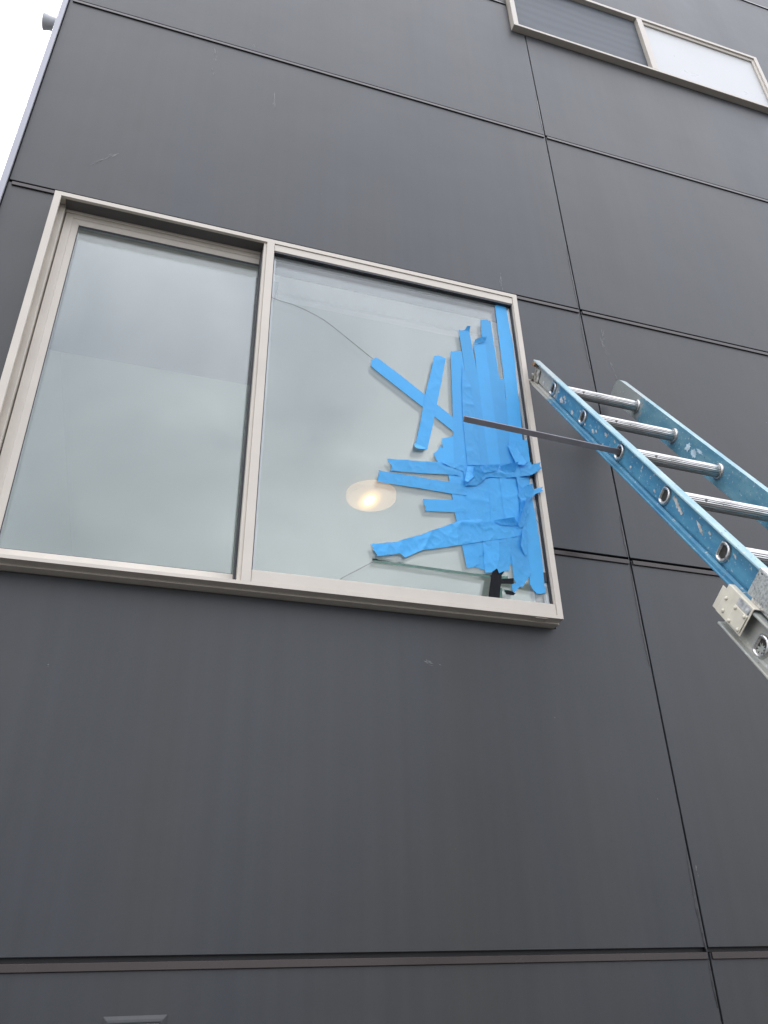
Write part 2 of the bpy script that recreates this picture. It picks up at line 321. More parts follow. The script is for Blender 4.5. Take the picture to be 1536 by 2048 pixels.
def disc_lathe(bm, prof, n=48, centre=(0, 0, 0)):
    cx, cy, cz = centre
    rings = []
    for r, z in prof:
        if r < 1e-6: rings.append([bm.verts.new((cx, cy, cz + z))])
        else: rings.append([bm.verts.new((cx + r * math.cos(2 * math.pi * k / n), cy + r * math.sin(2 * math.pi * k / n), cz + z)) for k in range(n)])
    for A, B in zip(rings, rings[1:]):
        for k in range(n):
            if len(A) == 1: bm.faces.new((A[0], B[(k + 1) % n], B[k]))
            elif len(B) == 1: bm.faces.new((A[k], A[(k + 1) % n], B[0]))
            else: bm.faces.new((A[k], A[(k + 1) % n], B[(k + 1) % n], B[k]))
TAPES = [
  (0, 0.00, [(0.962,3.417),(1.228,3.409),(1.219,3.239),(1.214,3.091),(1.181,2.89),(1.182,2.83),(1.046,2.79),(0.944,2.765),(0.933,2.842),(0.922,2.938),(0.936,3.071),(0.945,3.222)], ''),
  (0, 0.15, [(0.949,2.823),(1.192,2.892),(1.188,2.699),(1.166,2.676),(1.114,2.71),(1.062,2.691),(1.016,2.677),(0.953,2.689)], ''),
  (1, 0.00, [(1.174,3.892),(1.183,3.898),(1.197,3.898),(1.212,3.898),(1.224,3.897),(1.228,3.786),(1.233,3.69),(1.225,3.422),(1.218,3.239),(1.219,3.164),(1.163,3.148),(1.172,3.299),(1.174,3.51)], ''),
  (2, 0.00, [(1.102,3.796),(1.113,3.796),(1.126,3.803),(1.145,3.797),(1.149,3.669),(1.154,3.504),(1.174,3.508),(1.16,3.117),(1.09,3.099),(1.091,3.315),(1.093,3.542),(1.098,3.692)], ''),
  (3, 0.00, [(1.061,3.653),(1.111,3.68),(1.112,3.574),(1.114,3.492),(1.116,3.256),(1.115,3.1),(1.063,3.089),(1.064,3.29),(1.062,3.439),(1.062,3.562)], ''),
  (4, 0.00, [(1.002,3.714),(1.017,3.714),(1.034,3.725),(1.048,3.717),(1.055,3.61),(1.064,3.501),(1.066,3.278),(1.071,3.094),(1.024,3.082),(1.018,3.237),(1.016,3.429),(1.012,3.533)], ''),
  (2, 0.00, [(0.96,3.595),(0.973,3.596),(0.99,3.605),(1.007,3.604),(1.012,3.533),(1.012,3.389),(1.007,3.235),(1.0,3.079),(0.937,3.066),(0.942,3.161),(0.948,3.285),(0.955,3.442)], ''),
  (6, 0.35, [(1.003,3.531),(1.009,3.528),(1.03,3.432),(1.038,3.241),(1.038,3.086),(0.987,3.077),(0.987,3.169),(0.986,3.255),(0.987,3.306),(0.993,3.424)], ''),
  (2, 0.00, [(0.644,3.472),(0.652,3.479),(0.661,3.49),(0.673,3.487),(0.755,3.429),(0.844,3.36),(0.9,3.317),(0.961,3.269),(0.964,3.202),(0.944,3.216),(0.886,3.26),(0.835,3.3),(0.737,3.373),(0.664,3.428),(0.644,3.445)], 'long diagonal blue strip laid over the crack'),
  (3, 0.25, [(0.892,3.553),(0.909,3.56),(0.923,3.558),(0.938,3.552),(0.916,3.446),(0.888,3.316),(0.868,3.225),(0.842,3.117),(0.83,3.116),(0.818,3.122),(0.8,3.134),(0.82,3.222),(0.846,3.358),(0.87,3.455)], 'blue strip crossing the diagonal strip, its lower end lifting'),
  (1, 0.10, [(0.899,3.175),(0.918,3.183),(0.942,3.194),(0.978,3.198),(0.979,3.076),(0.915,3.06),(0.88,3.068),(0.871,3.085),(0.864,3.107),(0.873,3.113),(0.884,3.128),(0.89,3.144),(0.895,3.135),(0.9,3.135)], ''),
  (3, 0.45, [(0.694,3.052),(0.712,3.054),(0.788,3.061),(0.885,3.071),(0.947,3.072),(0.982,3.05),(0.98,3.024),(0.94,3.028),(0.908,3.025),(0.841,3.017),(0.77,3.01),(0.704,3.005),(0.711,3.023),(0.698,3.043)], 'topmost sideways blue strip with a ragged torn end'),
  (4, 0.45, [(0.664,2.999),(0.682,2.998),(0.76,2.998),(0.84,2.996),(0.913,2.997),(0.977,2.995),(0.974,2.952),(0.923,2.95),(0.838,2.952),(0.749,2.953),(0.661,2.953),(0.66,2.966),(0.664,2.983)], 'wrinkled sideways blue strip ending in front of the ceiling light'),
  (3, 0.10, [(0.814,2.913),(0.856,2.918),(0.924,2.927),(0.975,2.933),(0.971,2.884),(0.928,2.879),(0.873,2.873),(0.823,2.868),(0.823,2.884),(0.819,2.891)], 'short sideways blue strip'),
  (7, 0.80, [(0.631,2.716),(0.648,2.719),(0.718,2.736),(0.761,2.757),(0.8,2.774),(0.869,2.81),(0.936,2.845),(1.002,2.863),(1.078,2.857),(1.15,2.846),(1.175,2.855),(1.168,2.836),(1.158,2.823),(1.125,2.81),(1.036,2.786),(0.944,2.758),(0.87,2.737),(0.806,2.719),(0.772,2.7),(0.744,2.683),(0.736,2.689),(0.727,2.695),(0.689,2.685),(0.652,2.676),(0.648,2.686),(0.64,2.698),(0.639,2.706)], 'long crumpled blue strip reaching down to the left'),
  (2, 0.25, [(0.91,3.066),(0.937,3.074),(0.974,3.048),(0.97,2.946),(0.965,2.825),(0.937,2.826),(0.932,2.842),(0.926,2.884),(0.922,2.944),(0.916,2.998)], ''),
  (3, 0.30, [(0.969,2.99),(1.015,3.01),(1.062,3.034),(1.058,2.949),(1.054,2.828),(1.05,2.772),(0.96,2.759),(0.969,2.934)], ''),
  (4, 0.25, [(1.062,3.038),(1.106,3.045),(1.105,2.951),(1.107,2.857),(1.102,2.792),(1.053,2.779),(1.056,2.871),(1.06,2.983)], ''),
  (5, 0.25, [(1.105,3.045),(1.166,3.056),(1.171,3.007),(1.168,2.933),(1.156,2.854),(1.144,2.841),(1.107,2.852),(1.106,2.945)], ''),
  (3, 0.20, [(1.062,2.948),(1.104,2.949),(1.103,2.896),(1.067,2.894)], ''),
  (1, 0.10, [(1.223,3.122),(1.222,3.022),(1.23,2.898),(1.232,2.757),(1.226,2.621),(1.208,2.614),(1.193,2.614),(1.182,2.628),(1.174,2.644),(1.18,2.75),(1.178,2.89),(1.174,3.014)], 'straight blue strip along the right edge of the pane'),
  (3, 0.30, [(0.942,2.762),(0.98,2.775),(1.02,2.783),(1.017,2.749),(1.013,2.728),(0.999,2.726),(1.0,2.698),(0.99,2.691),(0.977,2.682),(0.967,2.678),(0.954,2.675),(0.949,2.714)], ''),
  (4, 0.40, [(1.018,2.786),(1.046,2.792),(1.078,2.799),(1.074,2.736),(1.061,2.689),(1.049,2.678),(1.037,2.67),(1.016,2.667),(1.016,2.713)], ''),
  (3, 0.40, [(1.075,2.799),(1.122,2.812),(1.118,2.752),(1.107,2.707),(1.106,2.686),(1.09,2.683),(1.08,2.678),(1.065,2.67),(1.06,2.687),(1.068,2.735)], ''),
  (4, 0.45, [(1.12,2.813),(1.152,2.825),(1.18,2.857),(1.181,2.792),(1.181,2.678),(1.164,2.658),(1.142,2.629),(1.126,2.638),(1.116,2.66),(1.117,2.742)], ''),
  (5, 0.60, [(1.105,2.634),(1.117,2.641),(1.145,2.645),(1.133,2.629),(1.12,2.615),(1.11,2.606),(1.106,2.618)], ''),
  (8, 0.90, [(0.885,3.071),(0.916,3.075),(0.947,3.076),(0.97,3.07),(1.021,3.076),(1.069,3.083),(1.119,3.097),(1.172,3.106),(1.209,3.119),(1.251,3.134),(1.255,3.121),(1.246,3.107),(1.251,3.096),(1.22,3.081),(1.18,3.059),(1.125,3.048),(1.071,3.042),(1.053,3.036),(1.031,3.012),(1.014,2.997),(0.971,2.988),(0.97,3.048),(0.915,3.06)], 'crumpled sideways blue strip bunched across the middle'),
  (8, 0.50, [(1.157,3.209),(1.176,3.218),(1.204,3.218),(1.213,3.163),(1.222,3.13),(1.192,3.119),(1.172,3.113),(1.165,3.166)], 'blue strip with its top end folded over'),
  (6, 0.40, [(1.202,3.229),(1.217,3.229),(1.236,3.23),(1.236,3.192),(1.234,3.13),(1.21,3.126),(1.205,3.199)], ''),
  (9, 1.00, [(1.168,3.057),(1.22,3.081),(1.218,3.033),(1.211,2.991),(1.189,2.977),(1.177,2.982),(1.172,3.013)], ''),
  (9, 1.00, [(1.177,2.98),(1.203,2.972),(1.209,2.942),(1.202,2.921),(1.186,2.891),(1.169,2.856),(1.157,2.845),(1.147,2.85),(1.155,2.881),(1.167,2.916)], 'loose dark-shaded blue flap on the right side'),
  (8, 0.90, [(1.172,3.013),(1.192,2.982),(1.199,2.938),(1.178,2.824),(1.175,2.75),(1.157,2.758),(1.171,2.845),(1.171,2.933)], ''),
]

# ------------------------------------------------------------------ setting: ground
ground = tag(obj('ground', boxes((-300, 300, -300, 300, -0.3, 0.0)), M['asphalt']), kind='structure')

# ------------------------------------------------------------------ building
ZJ = [0.3843, 1.6038, 2.8246, 4.0395, 5.2603, 6.4798, 7.6995, 8.9190]     # underside of the panel above each joint
GAP = 0.0135
COLS = [(-0.684, 1.6083), (1.6157, 4.0490), (4.0564, 6.5)]
H1 = (-0.518, 1.274, 2.5170, 3.966)
H2 = (1.524, 3.376, 6.186, 6.792)
building = tag(empty('building', Matrix.Translation((-0.7, 0, 0))), 'dark grey building clad in large flat panels, two beige framed windows', 'building')
OFF = Matrix.Translation((0.7, 0, 0))
def bpart(name, bm, m, **k):
    o = obj(name, bm, m, building, **k); o.matrix_parent_inverse = OFF
    return o

# sheathing behind the open joints, side wall, back and roof
bm = bmesh.new(); cells(bm, -0.70, 6.5, 0.0, 9.05, [H1, H2], 0.0145, 0.12); bpart('wall_core', bm, M['core'])
bpart('side_wall', boxes((-0.706, -0.66, 0.12, 6.0, 0, 9.05)), M['wall'])
bpart('side_wall', boxes((6.46, 6.506, 0.12, 6.0, 0, 9.05)), M['wall'])
bm = bmesh.new(); cells(bm, -0.706, 6.506, 0.0, 9.05, [(-0.4, 4.9, 1.80, 4.40)], 6.0, 6.1); bpart('back_wall', bm, M['wall'])  # unseen rear opening, added to let daylight brighten the room
bpart('roof', boxes((-0.73, 6.53, -0.03, 6.13, 9.05, 9.2)), M['flash'])
bpart('plinth', boxes((-0.70, 6.5, -0.004, 0.012, 0.0, 0.366)), M['concrete'])
# cladding panels
for c0, c1 in COLS:
    for i in range(len(ZJ) - 1):
        bm = bmesh.new(); cells(bm, c0, c1, ZJ[i], ZJ[i + 1] - GAP, [H1, H2], 0.0, 0.0125)
        bpart('wall_panel', bm, M['wall'], bevel=0.0012, seg=2)
# horizontal Z flashings: a lip over the top edge of each lower panel
for ci, (c0, c1) in enumerate(COLS):
    for z in ZJ[:-1]:
        a, b = c0 + (0.004 if ci else 0.012), c1 - 0.005
        segs = [(a, b)]
        for h in (H1, H2):
            if h[2] < z - 0.015 < h[3]:
                ns = []
                for s, e in segs:
                    if h[1] < s or h[0] > e: ns.append((s, e)); continue
                    if h[0] - 0.002 > s: ns.append((s, h[0] - 0.002))
                    if h[1] + 0.002 < e: ns.append((h[1] + 0.002, e))
                segs = ns
        for s, e in segs:
            if e - s < 0.01: continue
            bm = bmesh.new()
            prism(bm, [(0.0144, z - GAP + 0.0005), (0.0144, z - GAP + 0.0025), (-0.0045, z - GAP + 0.0015), (-0.0055, z - GAP - 0.0150), (-0.0030, z - GAP - 0.0165), (-0.0012, z - GAP - 0.0150), (-0.0012, z - GAP + 0.0005)],
                  lambda y, zz: (s, y, zz), lambda y, zz: (e, y, zz))
            bpart('joint_flashing', bm, M['flash'], bevel=0.0008, seg=2)
# vertical sealant beads, slightly sunken and uneven
for x in (1.612, 4.0527):
    bm = bmesh.new(); pts = []; z = 0.37
    rnd = random.Random(3)
    prev = None
    while z < 9.0:
        j = rnd.uniform(-0.0006, 0.0006)
        ring = [bm.verts.new(p) for p in ((x - 0.0037, 0.0124, z), (x - 0.0037, 0.0035, z), (x - 0.0022 + j, 0.0012, z), (x - 0.0004 + j, 0.0024, z), (x + 0.0014, 0.0085, z), (x + 0.0037, 0.0120, z))]
        if prev:
            for k in range(5): bm.faces.new((prev[k], prev[k + 1], ring[k + 1], ring[k]))
        prev = ring; z += 0.04
    bpart('sealant_bead', bm, M['bead'], smooth=True)
# smeared sealant beside the bead
rnd = random.Random(11)
for za, zb, wd in ((1.60, 1.86, 0.011), (2.42, 2.80, 0.008), (2.83, 3.0, 0.009), (3.70, 4.02, 0.010), (4.05, 4.42, 0.007), (5.3, 5.62, 0.008), (1.46, 1.58, 0.006)):
    bm = bmesh.new(); prev = None; z = za
    n = int((zb - za) / 0.012)
    for k in range(n + 1):
        t = k / n; ww = wd * (math.sin(math.pi * min(1, t * 1.0 + 0.05)) ** 0.5) * rnd.uniform(0.75, 1.1) + 0.0006
        xx = 1.6082
        ring = [bm.verts.new((xx, -0.0006, za + (zb - za) * t)), bm.verts.new((xx - ww * 0.55, -0.0018 - rnd.uniform(0, 0.0008), za + (zb - za) * t)), bm.verts.new((xx - ww, -0.0004, za + (zb - za) * t))]
        if prev:
            for q in range(2): bm.faces.new((prev[q], prev[q + 1], ring[q + 1], ring[q]))
        prev = ring
    bpart('sealant_smear', bm, M['bead'], smooth=True)
# corner trim
bm = bmesh.new()
prism(bm, [(-0.7085, 0.12), (-0.7085, -0.012), (-0.6865, -0.012), (-0.6865, -0.0008), (-0.7055, -0.0008), (-0.7055, 0.12)], lambda x, y: (x, y, 0.0), lambda x, y: (x, y, 9.05))
bpart('corner_trim', bm, M['trim'], bevel=0.0015, seg=2)
# low cover plate with a caulked rim near the bottom edge of the picture
bm = bmesh.new(); frame_prism(bm, 0.022, 0.160, 1.345, 1.490, [(0, -0.0005), (0.008, -0.006), (0.014, -0.0075), (0.018, -0.005), (0.018, -0.0005)])
box(bm, 0.038, 0.144, -0.0085, -0.0005, 1.361, 1.474)
bpart('cover_plate', bm, M['wall'], bevel=0.0015, seg=2)
# pale flared pipe stub sticking out of the side wall just round the corner
bm = bmesh.new()
prof = [(0.030, 0.0), (0.030, 0.055), (0.032, 0.085), (0.037, 0.112), (0.0385, 0.116), (0.0365, 0.117), (0.030, 0.10), (0.028, 0.02)]
n = 32; prev = None
for r, l in prof:
    ring = [bm.verts.new((-0.7085 - l, 0.20 + r * math.cos(2 * math.pi * k / n), 5.36 + r * math.sin(2 * math.pi * k / n))) for k in range(n)]
    if prev:
        for k in range(n): bm.faces.new((prev[k], prev[(k + 1) % n], ring[(k + 1) % n], ring[k]))
    prev = ring
bpart('pipe_stub', bm, M['pipe'], smooth=True)['label'] = 'pale flared pipe stub poking out past the upper left wall corner'
# scuffs and chalk marks on the panels
bm = bmesh.new(); rnd = random.Random(5)
def scuff(x0, z0, x1, z1, wd, n):
    L_ = math.hypot(x1 - x0, z1 - z0); ux, uz = (x1 - x0) / L_, (z1 - z0) / L_
    for k in range(int(n * 1.7)):
        t = rnd.random(); l = rnd.uniform(0.10, 0.4) * L_; o = rnd.gauss(0, wd); w2 = rnd.uniform(0.0003, 0.0011)
        cx, cz = x0 + ux * t * L_ - uz * o, z0 + uz * t * L_ + ux * o
        a = [(-l / 2, 0), (0, -w2), (l / 2, 0), (0, w2)]
        bm.faces.new([bm.verts.new((cx + ux * p - uz * q, -0.0006 - 0.0001 * (k % 5), cz + uz * p + ux * q)) for p, q in a])
for a in ((-0.0557, 5.18, -0.045, 5.10, 0.004, 8), (-0.062, 5.05, -0.045, 4.99, 0.003, 6), (0.2253, 4.984, 0.2307, 4.874, 0.003, 9), (-0.4308, 4.2226, -0.3621, 4.3101, 0.004, 14),
          (1.2488, 4.1436, 1.2391, 4.0511, 0.003, 9), (1.7045, 3.9546, 1.6904, 3.8507, 0.004, 9), (1.6904, 3.8507, 1.7049, 3.7983, 0.004, 8), (1.7049, 3.7983, 1.7277, 3.6674, 0.003, 5),
          (-0.2327, 2.270, -0.2290, 2.262, 0.001, 4), (0.8128, 2.3683, 0.8605, 2.3599, 0.004, 7), (0.1061, 5.3016, 0.1327, 5.2864, 0.006, 6), (1.540, 1.999, 1.541, 1.995, 0.0006, 5),
          (1.6275, 1.815, 1.6290, 1.775, 0.0005, 4), (1.30, 3.02, 1.31, 3.0, 0.002, 4)):
    scuff(*a)
tag(bpart('paint_scuff', bm, M['scuff'], recalc=False), kind='stuff')

# ------------------------------------------------------------------ large window
def rect_frame(bm, x0, x1, z0, z1, prof, isc=(1, 1, 1, 1)):
    l, b, r, t = isc; rings = []
    for cx, cz, sx, sz in ((x0, z0, l, b), (x1, z0, -r, b), (x1, z1, -r, -t), (x0, z1, l, -t)):
        rings.append([bm.verts.new((cx + sx * i, y, cz + sz * i)) for i, y in prof])
    k = len(prof)
    for a in range(4):
        A, B = rings[a], rings[(a + 1) % 4]
        for j in range(k): bm.faces.new((A[j], A[(j + 1) % k], B[(j + 1) % k], B[j]))

bm = bmesh.new()
rect_frame(bm, -0.513, 1.269, 2.5253, 3.9604, [(0, -0.065), (0.020, -0.065), (0.020, -0.053), (0.009, -0.053), (0.009, 0.075), (0, 0.075)], (1.15, 0.56, 1.0, 0.95))
prism(bm, [(-0.0648, 2.5251), (-0.0330, 2.5243), (-0.0335, 2.5192), (0.01, 2.5192), (0.01, 2.5251)], lambda y, z: (-0.513, y, z), lambda y, z: (1.269, y, z))
win = bpart('window', bm, M['frame'], bevel=0.0015, seg=2)
win['label'] = 'large beige sliding window, its right pane cracked and covered in blue tape'
def wpart(name, bm, m, par=None, **k):
    o = obj(name, bm, m, par or win, **k); return o
wpart('mullion', boxes((0.2385, 0.2665, -0.065, 0.07, 2.5360, 3.9420), (0.2275, 0.2385, -0.058, 0.07, 2.5360, 3.9420)), M['frame'], bevel=0.001)
# fixed right light: glazing beads
wpart('glazing_bead', boxes((0.2675, 1.2485, -0.0615, 0.05, 3.9070, 3.9405)), M['frame'], bevel=0.0012)
wpart('glazing_bead', boxes((0.2675, 1.2485, -0.0615, 0.05, 2.5375, 2.5760)), M['frame'], bevel=0.0012)
wpart('glazing_bead', boxes((1.2455, 1.2485, -0.0600, 0.05, 2.5765, 3.9065)), M['frame'])
wpart('gasket', boxes((0.2675, 0.2705, -0.052, 0.05, 2.5765, 3.9065)), M['gasket'])
wpart('gasket', boxes((1.2408, 1.2450, -0.0525, 0.05, 2.5765, 3.9065)), M['gasket'])
wpart('gasket', boxes((0.2710, 1.2400, -0.0600, -0.0455, 3.8985, 3.9065), (0.2710, 1.2400, -0.0454, 0.05, 3.9008, 3.9066)), M['gasket'])  # top gasket, thickened forward so its black paints shade under the bead
def pane(x0, x1, z0, z1, y):
    return boxes((x0, x1, y, y + 0.004, z0, z1))
FX = (0.2710, 1.2400, 2.5765, 3.9005)
o = wpart('glass_pane', pane(*FX, -0.045), M['glass']); o['label'] = 'cracked outer pane under the blue tape'
wpart('glass_pane', pane(*FX, -0.029), M['glass'])
bm = bmesh.new(); rect_frame(bm, FX[0], FX[1], FX[2], FX[3], [(0, -0.0408), (0.007, -0.0408), (0.007, -0.0292), (0, -0.0292)], (1, .6, 1.5, 1)); wpart('spacer', bm, M['spacer'])
# little setting blocks in the right edge
for z in (2.66, 3.07):
    wpart('setting_block', boxes((1.2290, 1.2400, -0.0470, -0.0455, z, z + 0.035)), M['gasket'])
# sliding left sash, set back in the frame
wpart('jamb_liner', boxes((-0.5020, -0.4775, -0.018, 0.05, 2.537, 3.9515)), M['frame'], bevel=0.002)
wpart('track', boxes((-0.4770, 0.2270, -0.006, -0.001, 3.9340, 3.9514)), M['frame'], bevel=0.001)
wpart('track', boxes((-0.4770, 0.2270, -0.050, -0.006, 2.5335, 2.5400)), M['frame'])
bm = bmesh.new()
rect_frame(bm, -0.4735, 0.2720, 2.5410, 3.9430, [(0, 0), (0.026, 0), (0.028, 0.004), (0.048, 0.010), (0.048, 0.034), (0, 0.034)])
wpart('sash', bm, M['frame'], bevel=0.001)
SX = (-0.4250, 0.2262, 2.5890, 3.8950)
bm = bmesh.new(); rect_frame(bm, -0.4250, 0.2290, 2.5890, 3.8950, [(-0.0005, 0.0105), (0.0035, 0.0112), (0.0035, 0.012), (-0.0005, 0.012)], (0.6, 0.5, 0.8, 2.4)); wpart('gasket', bm, M['gasket'])
wpart('gasket', boxes((0.2215, 0.2272, -0.030, 0.010, 2.545, 3.935)), M['gasket'])
wpart('glass_pane', pane(*SX, 0.0122), M['glass'])
wpart('glass_pane', pane(*SX, 0.0282), M['glass'])
bm = bmesh.new(); rect_frame(bm, SX[0], SX[1], SX[2], SX[3], [(0, 0.0164), (0.006, 0.0164), (0.006, 0.0280), (0, 0.0280)], (.3, .3, .3, .5)); wpart('spacer', bm, M['spacer'])
wpart('track', boxes((-0.4770, 0.2270, -0.0515, -0.0065, 3.9440, 3.9514)), M['headshade'])  # strip added under the head, its dark colour stands for recess shade
# weep slot cover on the sloping sill face
bm = boxes((1.172, 1.216, -0.0600, -0.0575, 2.5225, 2.5250), (1.172, 1.216, -0.0425, -0.0400, 2.5220, 2.5247), (1.172, 1.176, -0.0574, -0.0426, 2.5222, 2.5248), (1.212, 1.216, -0.0574, -0.0426, 2.5222, 2.5248), (1.178, 1.210, -0.0540, -0.0470, 2.5226, 2.5249))
tag(wpart('weep_cover', bm, M['frame']), kind='stuff')
# cracks in the outer pane
def crack(pts, r):
    bm = bmesh.new(); tube(bm, [(x, -0.0453, z) for x, z in pts], r, 5)
    return wpart('crack', bm, M['crack'])
CR1 = [(0.271, 3.683), (0.2774, 3.6791), (0.2993, 3.6744), (0.3499, 3.6677), (0.3908, 3.6563), (0.432, 3.6404), (0.4665, 3.624), (0.5079, 3.5947), (0.5631, 3.5512), (0.652, 3.4816)]
crack(CR1, 0.0009)['label'] = 'long crack curving down from the mullion to the tape'
crack([(0.6498, 2.6633), (0.6398, 2.6573), (0.5411, 2.5902), (0.5303, 2.5791)], 0.0007)
crack([(1.222, 2.93), (1.228, 2.905), (1.236, 2.885)], 0.0006)
bm = bmesh.new(); prism(bm, [(0.6403, 2.6632), (0.6607, 2.6637), (0.8412, 2.6625), (1.014, 2.6600), (1.0344, 2.6598), (1.0344, 2.6521), (0.8407, 2.6536), (0.6606, 2.6566), (0.6416, 2.6561)], lambda x, z: (x, -0.0454, z), lambda x, z: (x, -0.0462, z))
wpart('glass_edge', bm, M['greenglass'])['label'] = 'dark green broken glass edge running level under the tape'

# ------------------------------------------------------------------ upper window
bm = bmesh.new(); rect_frame(bm, 1.529, 3.371, 6.190, 6.787, [(0, -0.035), (0.036, -0.035), (0.036, 0.06), (0, 0.06)], (0.85, 0.5, 0.75, 0.7))
win2 = bpart('window', bm, M['frame'], bevel=0.002); win2['label'] = 'small wide window above, half insect screen and half white pane'
wpart('mullion', boxes((2.444, 2.484, -0.035, 0.05, 6.2085, 6.7615)), M['frame'], win2, bevel=0.002)
bm = bmesh.new(); rect_frame(bm, 2.4845, 3.3435, 6.2085, 6.7615, [(0, -0.027), (0.020, -0.022), (0.020, 0.02), (0, 0.02)], (0.8, .4, .7, 1.0)); wpart('sash', bm, M['frame'], win2, bevel=0.0015)
o = wpart('glass_pane', boxes((2.501, 3.329, -0.014, -0.008, 6.217, 6.741)), M['panewhite'], win2); o['label'] = 'white pane'
bm = bmesh.new(); rect_frame(bm, 1.5600, 2.4435, 6.2085, 6.7615, [(0, 0.010), (0.03, 0.010), (0.03, 0.03), (0, 0.03)]); wpart('sash', bm, M['frame'], win2, bevel=0.0015)
wpart('glass_pane', boxes((1.590, 2.4135, 0.018, 0.022, 6.2385, 6.7315)), M['glass'], win2)
# insect screen: fine mesh, seen as a grey veil with moire waves
m, t, o_, n, l = mat('insect_screen')
tc = n('ShaderNodeTexCoord'); wv = n('ShaderNodeTexWave'); wv.inputs['Scale'].default_value = 4; wv.inputs['Distortion'].default_value = 5; wv.inputs['Detail'].default_value = 0.5; wv.inputs['Detail Scale'].default_value = 0.7
wv.bands_direction = 'Z'
l(tc.outputs['Object'], wv.inputs['Vector'])
mr = n('ShaderNodeMapRange'); mr.inputs['To Min'].default_value = 0.66; mr.inputs['To Max'].default_value = 0.74; l(wv.outputs['Fac'], mr.inputs['Value'])
tr = n('ShaderNodeBsdfTransparent'); df = n('ShaderNodeBsdfPrincipled'); df.inputs['Base Color'].default_value = (0.10, 0.115, 0.135, 1); df.inputs['Roughness'].default_value = 0.5
mx = n('ShaderNodeMixShader'); l(mr.outputs['Result'], mx.inputs['Fac']); l(tr.outputs['BSDF'], mx.inputs[1]); l(df.outputs['BSDF'], mx.inputs[2]); l(mx.outputs['Shader'], o_.inputs['Surface'])
M['screen'] = m
wpart('insect_screen', boxes((1.5605, 2.4430, -0.0085, -0.008, 6.2090, 6.7610)), M['screen'], win2)

# ------------------------------------------------------------------ rooms behind the glass
RX0, RX1, RY0, RY1, RZ0, RZ1 = -0.645, 5.0, 0.1215, 5.9, 1.70, 4.50
bpart('room_floor', boxes((RX0, RX1, RY0, RY1, RZ0 - 0.1, RZ0)), M['floor'])
bpart('room_ceiling', boxes((RX0, RX1, RY0, RY1, RZ1, RZ1 + 0.12)), M['room'])
bpart('room_wall', boxes((RX0 - 0.012, RX0, RY0, RY1, RZ0, RZ1)), M['room'])
bpart('room_wall', boxes((RX1, RX1 + 0.05, RY0, RY1, RZ0, RZ1)), M['room'])
bm = bmesh.new(); cells(bm, RX0, RX1, RZ0, RZ1, [(-0.4, 4.9, 1.80, 4.40)], RY1, RY1 + 0.05); bpart('room_wall', bm, M['room'])  # inner side of the added opening, widened to brighten the ceiling
for xx in (1.55, 3.18): bpart('added_opening_post', boxes((xx, xx + 0.07, 5.96, 6.06, 1.80, 4.40)), M['frame'])  # posts standing in the added, unseen rear opening
bm = bmesh.new(); cells(bm, RX0, RX1, RZ0, RZ1, [H1], RY0 - 0.0008, RY0 + 0.012); bpart('room_wall', bm, M['white'])
bm = bmesh.new()
prism(bm, [(0.3602, RY0 + 0.0125), (RX1, RY0 + 0.0125), (RX1, 0.475), (0.3602, 0.475)], lambda x, y: (x, y, 4.25), lambda x, y: (x, y, 4.4995))
bpart('soffit', bm, M['white'])
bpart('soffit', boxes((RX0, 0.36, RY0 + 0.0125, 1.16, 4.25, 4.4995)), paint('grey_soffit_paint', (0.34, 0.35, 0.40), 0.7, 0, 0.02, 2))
bpart('cornice', boxes((0.362, RX1, 0.4755, 0.512, 4.238, 4.2900)), M['white'], bevel=0.004)
# reveals of the opening
bm = bmesh.new(); cells(bm, H1[0] - 0.02, H1[1] + 0.02, H1[2] - 0.02, H1[3] + 0.02, [(H1[0] + 0.004, H1[1] - 0.004, H1[2] + 0.03, H1[3] - 0.012)], 0.0755, 0.1335); bpart('window_reveal', bm, M['white'])
# upstairs room
bpart('room_wall', boxes((1.2, 3.7, 1.6, 1.65, 5.4, 7.4)), M['dark'])
bpart('room_ceiling', boxes((1.2, 3.7, 0.1215, 1.6, 7.2, 7.25)), M['dark'])

# ceiling light seen through the right pane
LX, LY, LZ = 1.385, 2.405, 4.50
lamp = tag(empty('ceiling_light', Matrix.Translation((LX, LY, LZ))), 'round frosted glass ceiling light switched on behind the cracked pane', 'ceiling light')
m, t, o_, n, l = mat('frosted_lamp_glass')
tc = n('ShaderNodeTexCoord'); vq = n('ShaderNodeVectorMath'); vq.operation = 'MULTIPLY'; vq.inputs[1].default_value = (1, 0.55, 0.6); l(tc.outputs['Object'], vq.inputs[0])
vm = n('ShaderNodeVectorMath'); vm.operation = 'DISTANCE'; vm.inputs[1].default_value = (-0.010, 0.006, -0.033)
l(vq.outputs['Vector'], vm.inputs[0])
r = n('ShaderNodeValToRGB'); e = r.color_ramp.elements
e[0].position = 0.0; e[0].color = (1, 0.86, 0.55, 1)
e[1].position = 1.0; e[1].color = (0.016, 0.0105, 0.0060, 1)
for p, c in ((0.08, (0.7, 0.52, 0.22, 1)), (0.17, (0.24, 0.155, 0.045, 1)), (0.34, (0.052, 0.031, 0.011, 1)), (0.6, (0.021, 0.0135, 0.0070, 1))):
    x = e.new(p); x.color = c
ms = n('ShaderNodeMath'); ms.operation = 'MULTIPLY'; ms.inputs[1].default_value = 7.2
l(vm.outputs['Value'], ms.inputs[0]); l(ms.outputs['Value'], r.inputs['Fac'])
em = n('ShaderNodeEmission'); em.inputs['Strength'].default_value = 7.5; l(r.outputs['Color'], em.inputs['Color'])
df = n('ShaderNodeBsdfDiffuse'); df.inputs['Color'].default_value = (0.62, 0.56, 0.46, 1)
